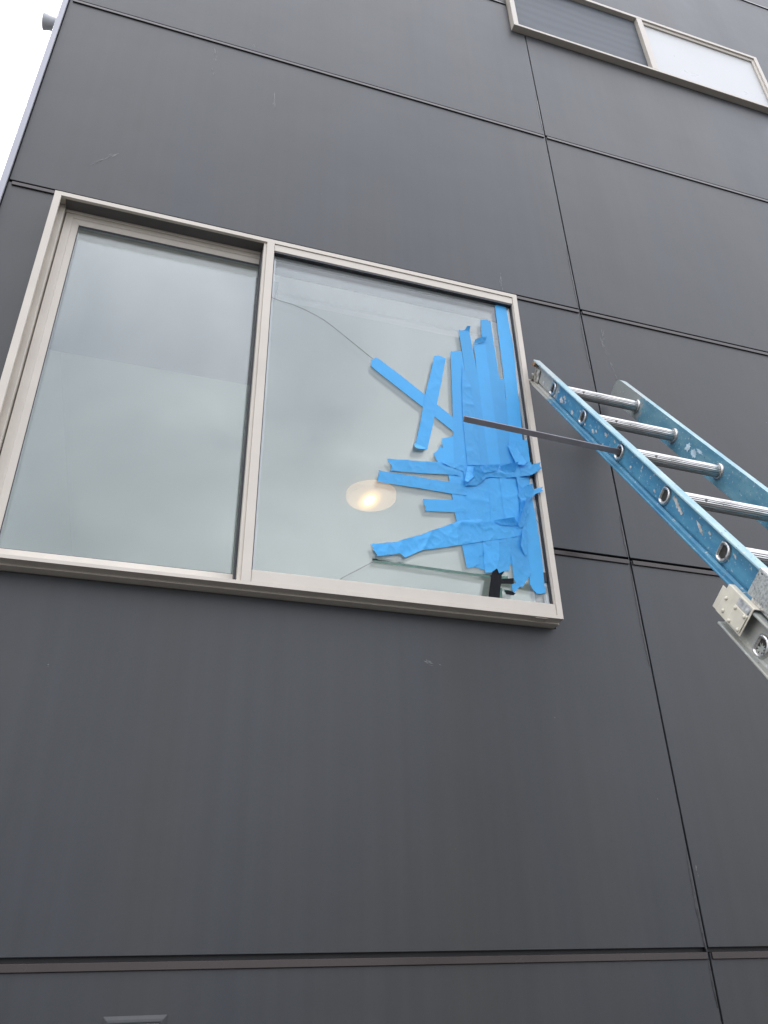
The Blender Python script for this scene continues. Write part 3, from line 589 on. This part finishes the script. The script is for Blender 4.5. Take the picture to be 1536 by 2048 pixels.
ad = n('ShaderNodeAddShader'); l(em.outputs['Emission'], ad.inputs[0]); l(df.outputs['BSDF'], ad.inputs[1]); l(ad.outputs['Shader'], o_.inputs['Surface'])
M['lampglass'] = m
bm = bmesh.new(); disc_lathe(bm, [(0.0, -0.056), (0.10, -0.056), (0.160, -0.054), (0.171, -0.051), (0.175, -0.044), (0.176, -0.004), (0.170, -0.002)], 64)
obj('lamp_shade', bm, M['lampglass'], lamp, smooth=True)
bm = bmesh.new(); disc_lathe(bm, [(0.0, -0.012), (0.150, -0.012), (0.155, -0.0005), (0.0, -0.0005)], 48)
obj('lamp_base', bm, M['white'], lamp)

# ------------------------------------------------------------------ tape on the right pane
tape = tag(empty('tape_patch', Matrix.Translation((1.05, -0.0456, 3.0))), 'patch of overlapping blue masking tape strips stuck over the cracked right pane', 'tape')
TINV = Matrix.Translation((-1.05, 0.0456, -3.0))
def tape_mesh(poly, yfun, step):
    xs = [p[0] for p in poly]; zs = [p[1] for p in poly]
    # densify outline
    op = []
    for a, b in zip(poly, poly[1:] + poly[:1]):
        n = max(1, int(math.hypot(b[0] - a[0], b[1] - a[1]) / step))
        for k in range(n): op.append(Vector((a[0] + (b[0] - a[0]) * k / n, a[1] + (b[1] - a[1]) * k / n)))
    no = len(op)
    pts = list(op)
    def inside(x, y):
        c = False; j = len(poly) - 1
        for i in range(len(poly)):
            xi, yi = poly[i]; xj, yj = poly[j]
            if (yi > y) != (yj > y) and x < (xj - xi) * (y - yi) / (yj - yi) + xi: c = not c
            j = i
        return c
    rn = random.Random(1)
    x = min(xs)
    while x < max(xs):
        z = min(zs)
        while z < max(zs):
            px, pz = x + rn.uniform(-.3, .3) * step, z + rn.uniform(-.3, .3) * step
            if inside(px, pz) and all((px - q.x) ** 2 + (pz - q.y) ** 2 > (0.5 * step) ** 2 for q in op): pts.append(Vector((px, pz)))
            z += step
        x += step
    edges = [(i, (i + 1) % no) for i in range(no)]
    v, e, f, *_ = delaunay_2d_cdt(pts, edges, [], 1, 1e-6)
    bm = bmesh.new(); bv = [bm.verts.new((p.x, yfun(p.x, p.y), p.y)) for p in v]
    for t_ in f:
        try: bm.faces.new([bv[i] for i in t_])
        except ValueError: pass
    return bm
def tobj(name, bm, m, parent=tape, inv=TINV):
    for f in bm.faces:
        f.normal_update()
    o = obj(name, bm, m, parent, smooth=True); o.matrix_parent_inverse = inv
    return o
def ridge(x, z, seed, sc):
    a = noise.noise(Vector((x * sc + seed * 7.3, z * sc * 0.8, seed * 3.1)))
    b = noise.noise(Vector((x * sc * 2.3 - seed, z * sc * 2.1 + seed * 5.7, seed)))
    return (1 - min(1, abs(a) * 3.2)) ** 2 + 0.45 * (1 - min(1, abs(b) * 3.0)) ** 2
for i, (ly, cr_, poly, lab) in enumerate(TAPES):
    poly = [(min(a, 1.2385), b) for a, b in poly]
    base = -0.0457 - 0.00042 * ly
    def yf(x, z, i=i, base=base, cr_=cr_):
        return base - cr_ * (0.0046 * ridge(x, z, i + 1, 12) + 0.0007 * ridge(x * 0.6 + z * 0.5, z * 0.6 - x, i + 9, 45)) - 0.00025 * (noise.noise(Vector((x * 25, z * 25, 3))) + 0.6)
    big = max(p[0] for p in poly) - min(p[0] for p in poly) > 0.2
    bm = tape_mesh(poly, yf, 0.0045 if cr_ >= 0.2 else 0.010)
    o = tobj('tape_strip', bm, M['tape'])
    if lab: o['label'] = lab
# loose flaps and curled ends standing off the glass
def flap(poly, y0, d, lift, name='tape_flap', curl=1.8):
    dx, dz = d; ts = [p[0] * dx + p[1] * dz for p in poly]; a, b = min(ts), max(ts)
    def yf(x, z):
        t = (x * dx + z * dz - a) / (b - a); return y0 - lift * max(0, t) ** curl - 0.0015 * ridge(x, z, 77 + a, 40)
    return tobj(name, tape_mesh(poly, yf, 0.004), M['tape'])
flap([(1.0027, 3.0623), (1.0201, 3.0690), (1.0428, 3.0386), (1.0143, 3.001), (0.9971, 2.9941)], -0.050, (0.25, 0.95), 0.022)['label'] = 'pointed blue flap folded down in the middle'
flap([(0.985, 3.070), (1.012, 3.072), (1.006, 3.030), (0.975, 2.995), (0.965, 3.0)], -0.053, (-0.2, -1), 0.012)
flap([(1.1064, 3.0896), (1.1717, 3.1061), (1.1680, 3.0800), (1.1318, 3.0652)], -0.051, (0.1, 1), 0.026)
flap([(1.040, 3.080), (1.105, 3.092), (1.098, 3.070), (1.045, 3.050)], -0.054, (0.0, 1), 0.010)
flap([(1.190, 3.098), (1.262, 3.122), (1.256, 3.108), (1.262, 3.095), (1.225, 3.068), (1.185, 3.062)], -0.052, (1, 0.1), 0.024, curl=1.0)
flap([(1.2120, 3.012), (1.2335, 3.012), (1.2560, 3.0165), (1.2499, 3.005), (1.2555, 2.9985), (1.2312, 2.9912), (1.2117, 2.9737)], -0.053, (1, 0), 0.024, curl=1.0)['label'] = 'small torn blue tongue sticking out over the right frame'
flap([(1.150, 3.190), (1.178, 3.196), (1.212, 3.118), (1.200, 3.105), (1.172, 3.108)], -0.054, (0.9, -0.4), 0.012)
flap([(1.140, 2.868), (1.150, 2.860), (1.190, 2.965), (1.208, 2.975), (1.204, 2.945), (1.175, 2.860), (1.160, 2.850)], -0.052, (-0.9, 0.5), 0.020)
flap([(1.060, 2.865), (1.135, 2.880), (1.152, 2.862), (1.130, 2.855), (1.090, 2.852)], -0.052, (0.1, 1), 0.016)
flap([(1.165, 2.985), (1.195, 3.02), (1.222, 3.03), (1.225, 2.99), (1.205, 2.955), (1.180, 2.955)], -0.051, (0.5, 0.85), 0.016)
flap([(1.150, 2.780), (1.165, 2.845), (1.185, 2.850), (1.180, 2.780), (1.168, 2.745)], -0.050, (-1, 0.2), 0.010)
flap([(1.0615, 3.6556), (1.0641, 3.6728), (1.0883, 3.6863), (1.1134, 3.6949), (1.1092, 3.6749), (1.0863, 3.664)], -0.049, (0.0, 1), 0.014, 'tape_curl', 1.2)
flap([(1.0277, 3.718), (1.0348, 3.7331), (1.048, 3.7351), (1.0478, 3.7174)], -0.049, (0, 1), 0.010, 'tape_curl', 1.2)
flap([(0.7949, 3.1347), (0.8200, 3.1247), (0.8338, 3.1188), (0.8251, 3.1099), (0.7999, 3.1080), (0.7925, 3.1137)], -0.0485, (-0.1, -1), 0.008, 'tape_curl', 1.2)

# black tape and green glass shards low on the pane
bt = tag(empty('black_tape', Matrix.Translation((1.05, -0.0456, 2.585))), 'torn black tape low in the right pane, just under the blue tape', 'tape')
BINV = Matrix.Translation((-1.05, 0.0456, -2.585))
def bpoly(poly, ly, name, m):
    def yf(x, z): return -0.0457 - 0.0002 * ly - 0.0003 * ridge(x, z, 9 + ly, 30)
    return tobj(name, tape_mesh(poly, yf, 0.008), m, bt, BINV)
bpoly([(1.0589, 2.6924), (1.0673, 2.6768), (1.0895, 2.6846), (1.0762, 2.6668), (1.0695, 2.634), (1.0584, 2.5780), (1.019, 2.5770), (1.0293, 2.6242), (1.0401, 2.6653), (1.0466, 2.6832)], 1, 'tape_strip', M['blacktape'])
bpoly([(1.0705, 2.6523), (1.1175, 2.6606), (1.1156, 2.639), (1.0686, 2.6351)], 0, 'tape_strip', M['blacktape'])
bpoly([(1.0037, 2.6603), (1.0052, 2.6513), (1.0389, 2.6526), (1.0400, 2.6626)], 0, 'tape_strip', M['blacktape'])
bpoly([(1.0800, 2.6130), (1.1034, 2.6137), (1.1184, 2.6066), (1.1095, 2.5985), (1.0832, 2.5999)], 0, 'tape_strip', M['blacktape'])
bpoly([(0.638, 2.6655), (0.6495, 2.6693), (0.6585, 2.6666), (0.6698, 2.6647), (0.6584, 2.6593), (0.6425, 2.6563)], 1, 'tape_scrap', M['blacktape'])
for p in ([(1.0725, 2.6620), (1.0980, 2.6660), (1.0960, 2.6520), (1.0725, 2.6500)], [(1.0610, 2.6200), (1.0725, 2.6210), (1.0690, 2.5790), (1.0570, 2.5785)], [(1.0780, 2.6170), (1.0990, 2.6150), (1.0960, 2.6060), (1.0790, 2.6060)]):
    bpoly(p, -1, 'glass_shard', M['greenglass'])

# ------------------------------------------------------------------ extension ladder
SC = 0.978
P0 = CAM + Vector((1.32920387, 1.99882766, 1.87473527)) * SC
D = Vector((-0.03842207, -0.54086101, -0.84023397)).normalized()
W = Vector((0.99924401, -0.01580754, -0.03551789)); W = (W - W.dot(D) * D).normalized()
Y = (-D).cross(W)
WL = 0.3486
DF = (P0.z + (-0.135) * 0) / (-D.z) / SC                           # slope distance from the top rung to the ground
foot = P0 + D * DF * SC
LM = Matrix(((W.x, Y.x, -D.x, foot.x), (W.y, Y.y, -D.y, foot.y), (W.z, Y.z, -D.z, foot.z), (0, 0, 0, 1)))
ladder = tag(empty('extension_ladder', LM), 'weathered blue fibreglass extension ladder with aluminium rungs leaning beside the window', 'ladder')
def LP(off, nn, d): return Vector((off * SC, -nn * SC, (DF - d) * SC))

def rail_mat(name, deep, pale, dirt, top_dirt, mixp=0.5):
    m, t, o, n, l = mat(name)
    b = n('ShaderNodeBsdfPrincipled'); b.inputs['Roughness'].default_value = 0.5
    tc = n('ShaderNodeTexCoord')
    mp = n('ShaderNodeMapping'); mp.inputs['Scale'].default_value = (1, 1, 0.35); l(tc.outputs['Object'], mp.inputs['Vector'])
    a = n('ShaderNodeTexNoise'); a.inputs['Scale'].default_value = 22; a.inputs['Detail'].default_value = 9; a.inputs['Roughness'].default_value = 0.68; l(mp.outputs['Vector'], a.inputs['Vector'])
    r = n('ShaderNodeValToRGB'); r.color_ramp.elements[0].position = mixp - 0.14; r.color_ramp.elements[0].color = (*deep, 1); r.color_ramp.elements[1].position = mixp + 0.2; r.color_ramp.elements[1].color = (*pale, 1)
    l(a.outputs['Fac'], r.inputs['Fac'])
    # grime towards the handled top end, broken up by noise
    sx = n('ShaderNodeSeparateXYZ'); l(tc.outputs['Object'], sx.inputs['Vector'])
    mr = n('ShaderNodeMapRange'); mr.inputs['From Min'].default_value = (DF - 0.12) * SC; mr.inputs['From Max'].default_value = (DF + 0.06) * SC; l(sx.outputs['Z'], mr.inputs['Value'])
    g = n('ShaderNodeTexNoise'); g.inputs['Scale'].default_value = 45; g.inputs['Detail'].default_value = 6; l(tc.outputs['Object'], g.inputs['Vector'])
    ad = n('ShaderNodeMath'); ad.operation = 'ADD'; l(mr.outputs['Result'], ad.inputs[0]); l(g.outputs['Fac'], ad.inputs[1])
    r2 = n('ShaderNodeMapRange'); r2.inputs['From Min'].default_value = 0.85; r2.inputs['From Max'].default_value = 1.12; r2.inputs['To Max'].default_value = top_dirt; l(ad.outputs['Value'], r2.inputs['Value'])
    mx = n('ShaderNodeMixRGB'); mx.inputs['Color2'].default_value = (*dirt, 1); l(r2.outputs['Result'], mx.inputs['Fac']); l(r.outputs['Color'], mx.inputs['Color1'])
    # pale flecks and dark specks
    v = n('ShaderNodeTexNoise'); v.inputs['Scale'].default_value = 110; v.inputs['Detail'].default_value = 3; l(tc.outputs['Object'], v.inputs['Vector'])
    f1 = n('ShaderNodeMapRange'); f1.inputs['From Min'].default_value = 0.63; f1.inputs['From Max'].default_value = 0.72; f1.inputs['To Max'].default_value = 0.8; l(v.outputs['Fac'], f1.inputs['Value'])
    m2 = n('ShaderNodeMixRGB'); m2.inputs['Color2'].default_value = (0.5, 0.52, 0.5, 1); l(f1.outputs['Result'], m2.inputs['Fac']); l(mx.outputs['Color'], m2.inputs['Color1'])
    f2 = n('ShaderNodeMapRange'); f2.inputs['From Min'].default_value = 0.33; f2.inputs['From Max'].default_value = 0.28; f2.inputs['To Max'].default_value = 0.75; l(v.outputs['Fac'], f2.inputs['Value'])
    m3 = n('ShaderNodeMixRGB'); m3.inputs['Color2'].default_value = (0.03, 0.035, 0.04, 1); l(f2.outputs['Result'], m3.inputs['Fac']); l(m2.outputs['Color'], m3.inputs['Color1'])
    l(m3.outputs['Color'], b.inputs['Base Color'])
    bp = n('ShaderNodeBump'); bp.inputs['Strength'].default_value = 0.25; bp.inputs['Distance'].default_value = 0.001; l(a.outputs['Fac'], bp.inputs['Height']); l(bp.outputs['Normal'], b.inputs['Normal'])
    l(b.outputs['BSDF'], o.inputs['Surface'])
    return m
M['rail'] = rail_mat('blue_fibreglass', (0.028, 0.160, 0.290), (0.090, 0.285, 0.400), (0.36, 0.35, 0.31), 1.0)
M['railfade'] = rail_mat('blue_fibreglass_faded', (0.21, 0.38, 0.44), (0.44, 0.56, 0.57), (0.36, 0.36, 0.34), 0.6)
M['railinner'] = rail_mat('blue_fibreglass_chalky', (0.070, 0.205, 0.285), (0.150, 0.30, 0.355), (0.30, 0.31, 0.29), 0.9)
M['railbase'] = rail_mat('blue_fibreglass_dusty', (0.22, 0.25, 0.24), (0.40, 0.375, 0.32), (0.3, 0.3, 0.3), 0.0)
M['endgrain'] = paint('raw_fibreglass_end', (0.30, 0.17, 0.09), 0.7, 0, 0.3, 60)

def alu(name, col, rough):
    m, t, o, n, l = mat(name)
    b = n('ShaderNodeBsdfPrincipled'); b.inputs['Metallic'].default_value = 0.92
    tc = n('ShaderNodeTexCoord'); mp = n('ShaderNodeMapping'); mp.inputs['Scale'].default_value = (0.6, 8, 8); l(tc.outputs['Object'], mp.inputs['Vector'])
    a = n('ShaderNodeTexNoise'); a.inputs['Scale'].default_value = 24; a.inputs['Detail'].default_value = 8; l(mp.outputs['Vector'], a.inputs['Vector'])
    r = n('ShaderNodeValToRGB'); r.color_ramp.elements[0].position = 0.33; r.color_ramp.elements[0].color = (*[c * 0.55 for c in col], 1); r.color_ramp.elements[1].position = 0.6; r.color_ramp.elements[1].color = (*col, 1)
    l(a.outputs['Fac'], r.inputs['Fac'])
    v = n('ShaderNodeTexNoise'); v.inputs['Scale'].default_value = 60; v.inputs['Detail'].default_value = 4; l(tc.outputs['Object'], v.inputs['Vector'])
    f = n('ShaderNodeMapRange'); f.inputs['From Min'].default_value = 0.66; f.inputs['From Max'].default_value = 0.72; l(v.outputs['Fac'], f.inputs['Value'])
    mx = n('ShaderNodeMixRGB'); mx.inputs['Color2'].default_value = (0.06, 0.055, 0.05, 1); l(f.outputs['Result'], mx.inputs['Fac']); l(r.outputs['Color'], mx.inputs['Color1'])
    l(mx.outputs['Color'], b.inputs['Base Color'])
    mr = n('ShaderNodeMapRange'); mr.inputs['To Min'].default_value = rough - 0.08; mr.inputs['To Max'].default_value = rough + 0.14; l(a.outputs['Fac'], mr.inputs['Value']); l(mr.outputs['Result'], b.inputs['Roughness'])
    l(b.outputs['BSDF'], o.inputs['Surface'])
    return m
M['alu'] = alu('ladder_aluminium', (0.66, 0.65, 0.63), 0.28)

def rail(web, side, nc, d0, d1, mweb, mfront, round_top=False, groove=True):
    """C channel. side -1: flanges towards -x.  nc: centre across the depth"""
    s = side
    prof = [(.0430, 0.003), (.0430, -.0225), (.0415, -.0245), (.0375, -.0245), (.0362, -.0225), (.0355, -.008), (.0320, -.0035)]
    if groove: prof += [(-.0250, -.0035), (-.0250, .0012), (-.0300, .0012), (-.0300, -.0055)]
    prof += [(-.0320, -.0055), (-.0362, -.0100), (-.0370, -.0225), (-.0385, -.0245), (-.0420, -.0245), (-.0435, -.0225), (-.0435, 0.003)]
    bm = bmesh.new()
    P = [(n_ + nc, web - s * o_) for n_, o_ in prof]
    stations = [(d0, 1.0)]
    if round_top: stations = [(d0, 0.55), (d0 + 0.006, 0.78), (d0 + 0.018, 0.94), (d0 + 0.035, 1.0)]
    stations.append((d1, 1.0))
    rings = []
    for d, sc in stations: rings.append([bm.verts.new(LP(o_, nc + (n_ - nc) * sc, d)) for n_, o_ in P])
    k = len(P)
    for A, B in zip(rings, rings[1:]):
        for j in range(k):
            f = bm.faces.new((A[j], A[(j + 1) % k], B[(j + 1) % k], B[j]))
            if j in (0, 1, 2, k - 1) and not (j == k - 1): f.material_index = 1
    for R_, mi in ((rings[0], 2), (rings[-1], 2)):
        f = bm.faces.new(R_); f.material_index = mi
    return obj('rail', bm, [mweb, mfront, M['endgrain']], ladder, bevel=0.0012, seg=2)
rl = rail(0.0, -1, 0.0, -0.225, 1.62 + 0.0, M['rail'], M['railfade'])
rr = rail(WL, 1, 0.0, -0.225, 1.62, M['railinner'], M['railfade'], round_top=True, groove=False)
NB, OB = -0.090, 0.014
bl = rail(-OB, -1, NB + 0.011, 1.345, DF + NB * 0.0 - 0.02, M['railbase'], M['railbase'], groove=False)
br = rail(WL + OB, 1, NB + 0.011, 1.345, DF - 0.02, M['railinner'], M['railfade'], groove=False)
rl['label'] = 'left blue rail, paint splashed, raw at its sawn top end'

# hollow D rungs with fine ribs
def dsec(sn, sd, n=44, rib=0.0):
    pts = []
    for k in range(n):
        a = 2 * math.pi * k / n
        c, s_ = math.cos(a), math.sin(a)
        n_ = sn * (abs(c) ** 0.9) * (1 if c > 0 else -1)
        d_ = sd * (abs(s_) ** 0.9) * (1 if s_ > 0 else -1)
        if d_ < -0.66 * sd: d_ = -0.66 * sd - 0.10 * (abs(d_) - 0.66 * sd)
        q = 1 - (rib if k % 2 else 0)
        pts.append((n_ * q, d_ * q))
    return pts
def rung_mesh():
    bm = bmesh.new()
    o1 = dsec(0.0195, 0.0185, rib=0.05); i1 = dsec(0.0165, 0.0150)
    e0, e1 = -0.006, WL + 0.006
    A = [bm.verts.new(LP(e0, a, b)) for a, b in o1]; B = [bm.verts.new(LP(e1, a, b)) for a, b in o1]
    A2 = [bm.verts.new(LP(e0, a, b)) for a, b in i1]; B2 = [bm.verts.new(LP(e1, a, b)) for a, b in i1]
    k = len(A)
    for j in range(k):
        q = (j + 1) % k
        bm.faces.new((A[j], B[j], B[q], A[q])); bm.faces.new((A2[j], A2[q], B2[q], B2[j]))
        bm.faces.new((A[j], A[q], A2[q], A2[j])); bm.faces.new((B[j], B2[j], B2[q], B[q]))
    return bm
def plug_mesh():
    bm = bmesh.new(); pts = dsec(0.0166, 0.0151, 28)
    c_ = bm.verts.new((-0.0044 * SC, 0.004 * SC, -0.004 * SC)); r_ = [bm.verts.new((-0.0052 * SC - 0.0006 * math.sin(k * 1.9), -a * SC, -b * SC)) for k, (a, b) in enumerate(pts)]
    for k in range(28): bm.faces.new((c_, r_[k], r_[(k + 1) % 28]))
    return bm
def ferrule_mesh():
    bm = bmesh.new(); rings = []
    for sn, sd, off in ((0.0265, 0.0265, 0.0), (0.0262, 0.0262, -0.0035), (0.0238, 0.0236, -0.0062), (0.0212, 0.0205, -0.0070), (0.0185, 0.0172, -0.0055), (0.0170, 0.0152, -0.001), (0.0166, 0.0150, 0.006)):
        rings.append([bm.verts.new((off * SC, -a * SC, -b * SC)) for a, b in dsec(sn, sd, 40)])
    for A, B in zip(rings, rings[1:]):
        for j in range(40): bm.faces.new((A[j], A[(j + 1) % 40], B[(j + 1) % 40], B[j]))
    return bm
proto = None
rungs = [(k * 0.3048, 0.0, 0.0) for k in range(6)] + [(1.472 + k * 0.3048, NB, OB) for k in range(9) if 1.472 + k * 0.3048 < DF - 0.1]
for d, nb, ob in rungs:
    if proto is None:
        proto = obj('rung', rung_mesh(), M['alu'], ladder)
        o = proto; sh = o.data
        # re-centre the mesh so every rung shares it
        for v in sh.vertices: v.co.z -= DF * SC
        f1 = obj('ferrule', ferrule_mesh(), M['alu'], o, smooth=True); f1.location = (-0.0036 * SC, 0, 0)
        f2 = f1.copy(); C.objects.link(f2); f2.parent = o; f2.location = ((WL - 0.003) * SC, 0, 0)
        o.location = (0, 0, DF * SC)
        f3 = obj('debris', plug_mesh(), M['dirt'], o, smooth=True)
        kids = [f1, f2, f3]
    else:
        o = proto.copy(); C.objects.link(o); o.parent = ladder
        for c_ in kids:
            q = c_.copy(); C.objects.link(q); q.parent = o
            q.location = c_.location.copy()
            if ob: q.location.x += (ob if c_ is kids[1] else -ob) * SC
        o.location = (0, -nb * SC, (DF - d) * SC)
        if ob: o.scale = (1.0, 1, 1)
# end guard inside the left rail's top
bm = bmesh.new()
prism(bm, [(-0.033, -0.200), (0.018, -0.205), (0.020, -0.168), (0.012, -0.158), (-0.030, -0.150)], lambda a, b: LP(-0.0045, a, b), lambda a, b: LP(-0.0095, a, b))
box_pts = [(-0.033, -0.216), (-0.010, -0.222), (-0.014, -0.200), (-0.030, -0.196)]
prism(bm, box_pts, lambda a, b: LP(-0.004, a, b), lambda a, b: LP(-0.016, a, b))
obj('end_guard', bm, paint('grimy_guard', (0.30, 0.29, 0.26), 0.6, 0, 0.75, 55, 0.5, 90), ladder, bevel=0.002)
bm = bmesh.new()
prism(bm, [(0.016, -0.224), (0.0360, -0.2245), (0.0360, -0.196), (0.020, -0.204)], lambda a, b: LP(-0.0060, a, b), lambda a, b: LP(-0.0243, a, b))
obj('end_block', bm, M['endgrain'], ladder, bevel=0.001)
# dried paint splats on the left rail, worn stickers on the right rail
def blob(nn, d, rn, rd, off, seed, rot=0.5):
    rnd = random.Random(seed); pts = []
    for k in range(18):
        a = 2 * math.pi * k / 18; q = 0.55 + 0.65 * rnd.random()
        u, v = math.cos(a) * rd * q, math.sin(a) * rn * q
        pts.append((nn + v * math.cos(rot) - u * math.sin(rot) * 0.6, d + u * math.cos(rot) + v * math.sin(rot)))
    bm = bmesh.new(); prism(bm, pts, lambda a, b: LP(off, a, b), lambda a, b: LP(off - 0.0011, a, b)); return bm
for i, (nn, d, rn, rd) in enumerate(((-0.012, 0.098, 0.010, 0.018), (0.004, 0.118, 0.006, 0.016), (-0.016, 0.2146, 0.008, 0.013), (-0.012, 0.402, 0.006, 0.014), (0.011, 0.4928, 0.005, 0.012), (-0.004, 0.425, 0.003, 0.008), (0.010, 0.972, 0.006, 0.026), (0.000, 1.00, 0.006, 0.018), (0.003, 1.102, 0.006, 0.026), (0.010, 1.145, 0.003, 0.008), (-0.012, -0.10, 0.008, 0.012), (0.006, 0.055, 0.004, 0.008), (-0.006, 0.135, 0.004, 0.01), (0.008, 0.27, 0.003, 0.006), (-0.015, 0.335, 0.003, 0.007), (0.014, 0.56, 0.003, 0.009), (-0.010, 0.70, 0.004, 0.006), (0.004, 0.76, 0.0025, 0.005), (-0.012, 0.86, 0.003, 0.009), (0.012, 1.26, 0.003, 0.01), (0.024, -0.03, 0.005, 0.014), (-0.018, 0.03, 0.004, 0.01))):
    obj('paint_splat', blob(nn, d, rn, rd, -0.0036, 20 + i), M['splat'], rl)
for i, (nn, d, rn, rd) in enumerate(((0.0, 0.410, 0.014, 0.016), (-0.004, 0.455, 0.013, 0.018), (0.012, 0.480, 0.006, 0.02))):
    obj('sticker', blob(nn, d, rn, rd, WL - 0.0032, 50 + i, 0.1), M['sticker'], rr)
# guide bracket where the upper section slides in the lower one
def nd_box(bm, n0, n1, d0, d1, o0, o1):
    prism(bm, [(n0, d0), (n1, d0), (n1, d1), (n0, d1)], lambda a, b: LP(o0, a, b), lambda a, b: LP(o1, a, b))
bm = bmesh.new()
nd_box(bm, -0.100, -0.028, 1.326, 1.428, -0.0415, -0.0390)
nd_box(bm, -0.100, -0.042, 1.308, 1.3245, -0.0395, -0.0375)
nd_box(bm, -0.030, -0.0275, 1.326, 1.428, -0.039, -0.0255)
brk = obj('guide_bracket', bm, M['beige'], ladder, bevel=0.002)
brk['label'] = 'beige riveted guide bracket joining the two ladder sections'
bm = bmesh.new(); nd_box(bm, -0.095, -0.051, 1.374, 1.424, -0.0445, -0.0420); obj('cover_plate', bm, M['beige'], brk, bevel=0.0015)
bm = bmesh.new(); nd_box(bm, -0.049, -0.031, 1.376, 1.422, -0.0425, -0.0420); obj('foil_label', bm, paint('scratched_foil', (0.5, 0.5, 0.5), 0.4, 0.6, 0.6, 70), brk)
for nn, d in ((-0.058, 1.340), (-0.086, 1.348), (-0.0560, 1.381), (-0.0900, 1.382), (-0.0560, 1.417), (-0.0900, 1.417)):
    bm = bmesh.new(); offp = -0.0447 if d > 1.37 else -0.0417
    r_ = []
    for rr_, q in ((0.0048, 0), (0.0042, -0.0022), (0.0022, -0.0034)):
        r_.append([bm.verts.new(LP(offp + q, nn + rr_ * math.cos(2 * math.pi * k / 12), d + rr_ * math.sin(2 * math.pi * k / 12))) for k in range(12)])
    for A, B in zip(r_, r_[1:]):
        for k in range(12): bm.faces.new((A[k], A[(k + 1) % 12], B[(k + 1) % 12], B[k]))
    bm.faces.new(r_[-1]); obj('rivet', bm, M['beige'], brk, smooth=True)
bm = bmesh.new(); nd_box(bm, -0.020, 0.0445, 1.372, 1.50, -0.0275, -0.0255); nd_box(bm, 0.0445, 0.0468, 1.372, 1.50, -0.0275, 0.0); nd_box(bm, -0.030, -0.020, 1.390, 1.50, -0.0255, -0.0235)
obj('guide_plate', bm, M['alu'], ladder, bevel=0.0012)
for x in (-OB, WL + OB):
    bm = bmesh.new(); sgn = -1 if x < 0 else 1
    nd_box(bm, NB - 0.05, NB + 0.05, DF - 0.13, DF - 0.005, x - 0.012, x + 0.012); obj('foot', bm, M['rubber'], ladder, bevel=0.006)

TILT = -50
# ------------------------------------------------------------------ bar pushed through the third rung
a0 = P0 + D * (2 * 0.3048 * SC)
end = a0 - W * (0.512 * SC) + Vector((0, 0, 0.010))
dirb = (a0 + W * 0.10 + Vector((0, 0, -0.001)) - end).normalized()
side = dirb.cross(Vector((0, 0, 1))).normalized(); upb = side.cross(dirb)
tilt = math.radians(TILT)
s2 = side * math.cos(tilt) + upb * math.sin(tilt); u2b = upb * math.cos(tilt) - side * math.sin(tilt)
BMx = Matrix(((dirb.x, s2.x, u2b.x, end.x), (dirb.y, s2.y, u2b.y, end.y), (dirb.z, s2.z, u2b.z, end.z), (0, 0, 0, 1)))
bm = bmesh.new(); box(bm, 0, 0.72, -0.0052, 0.0052, -0.0082, 0.0082)
for v in bm.verts:
    if v.co.x < 0.01: v.co.x += (0.0082 - v.co.z) * 0.12
bar = obj('metal_bar', bm, M['bar'], bevel=0.0010, seg=2)
bar.matrix_world = BMx
tag(bar, 'flat grey metal bar pushed through a hollow ladder rung towards the taped pane', 'bar')
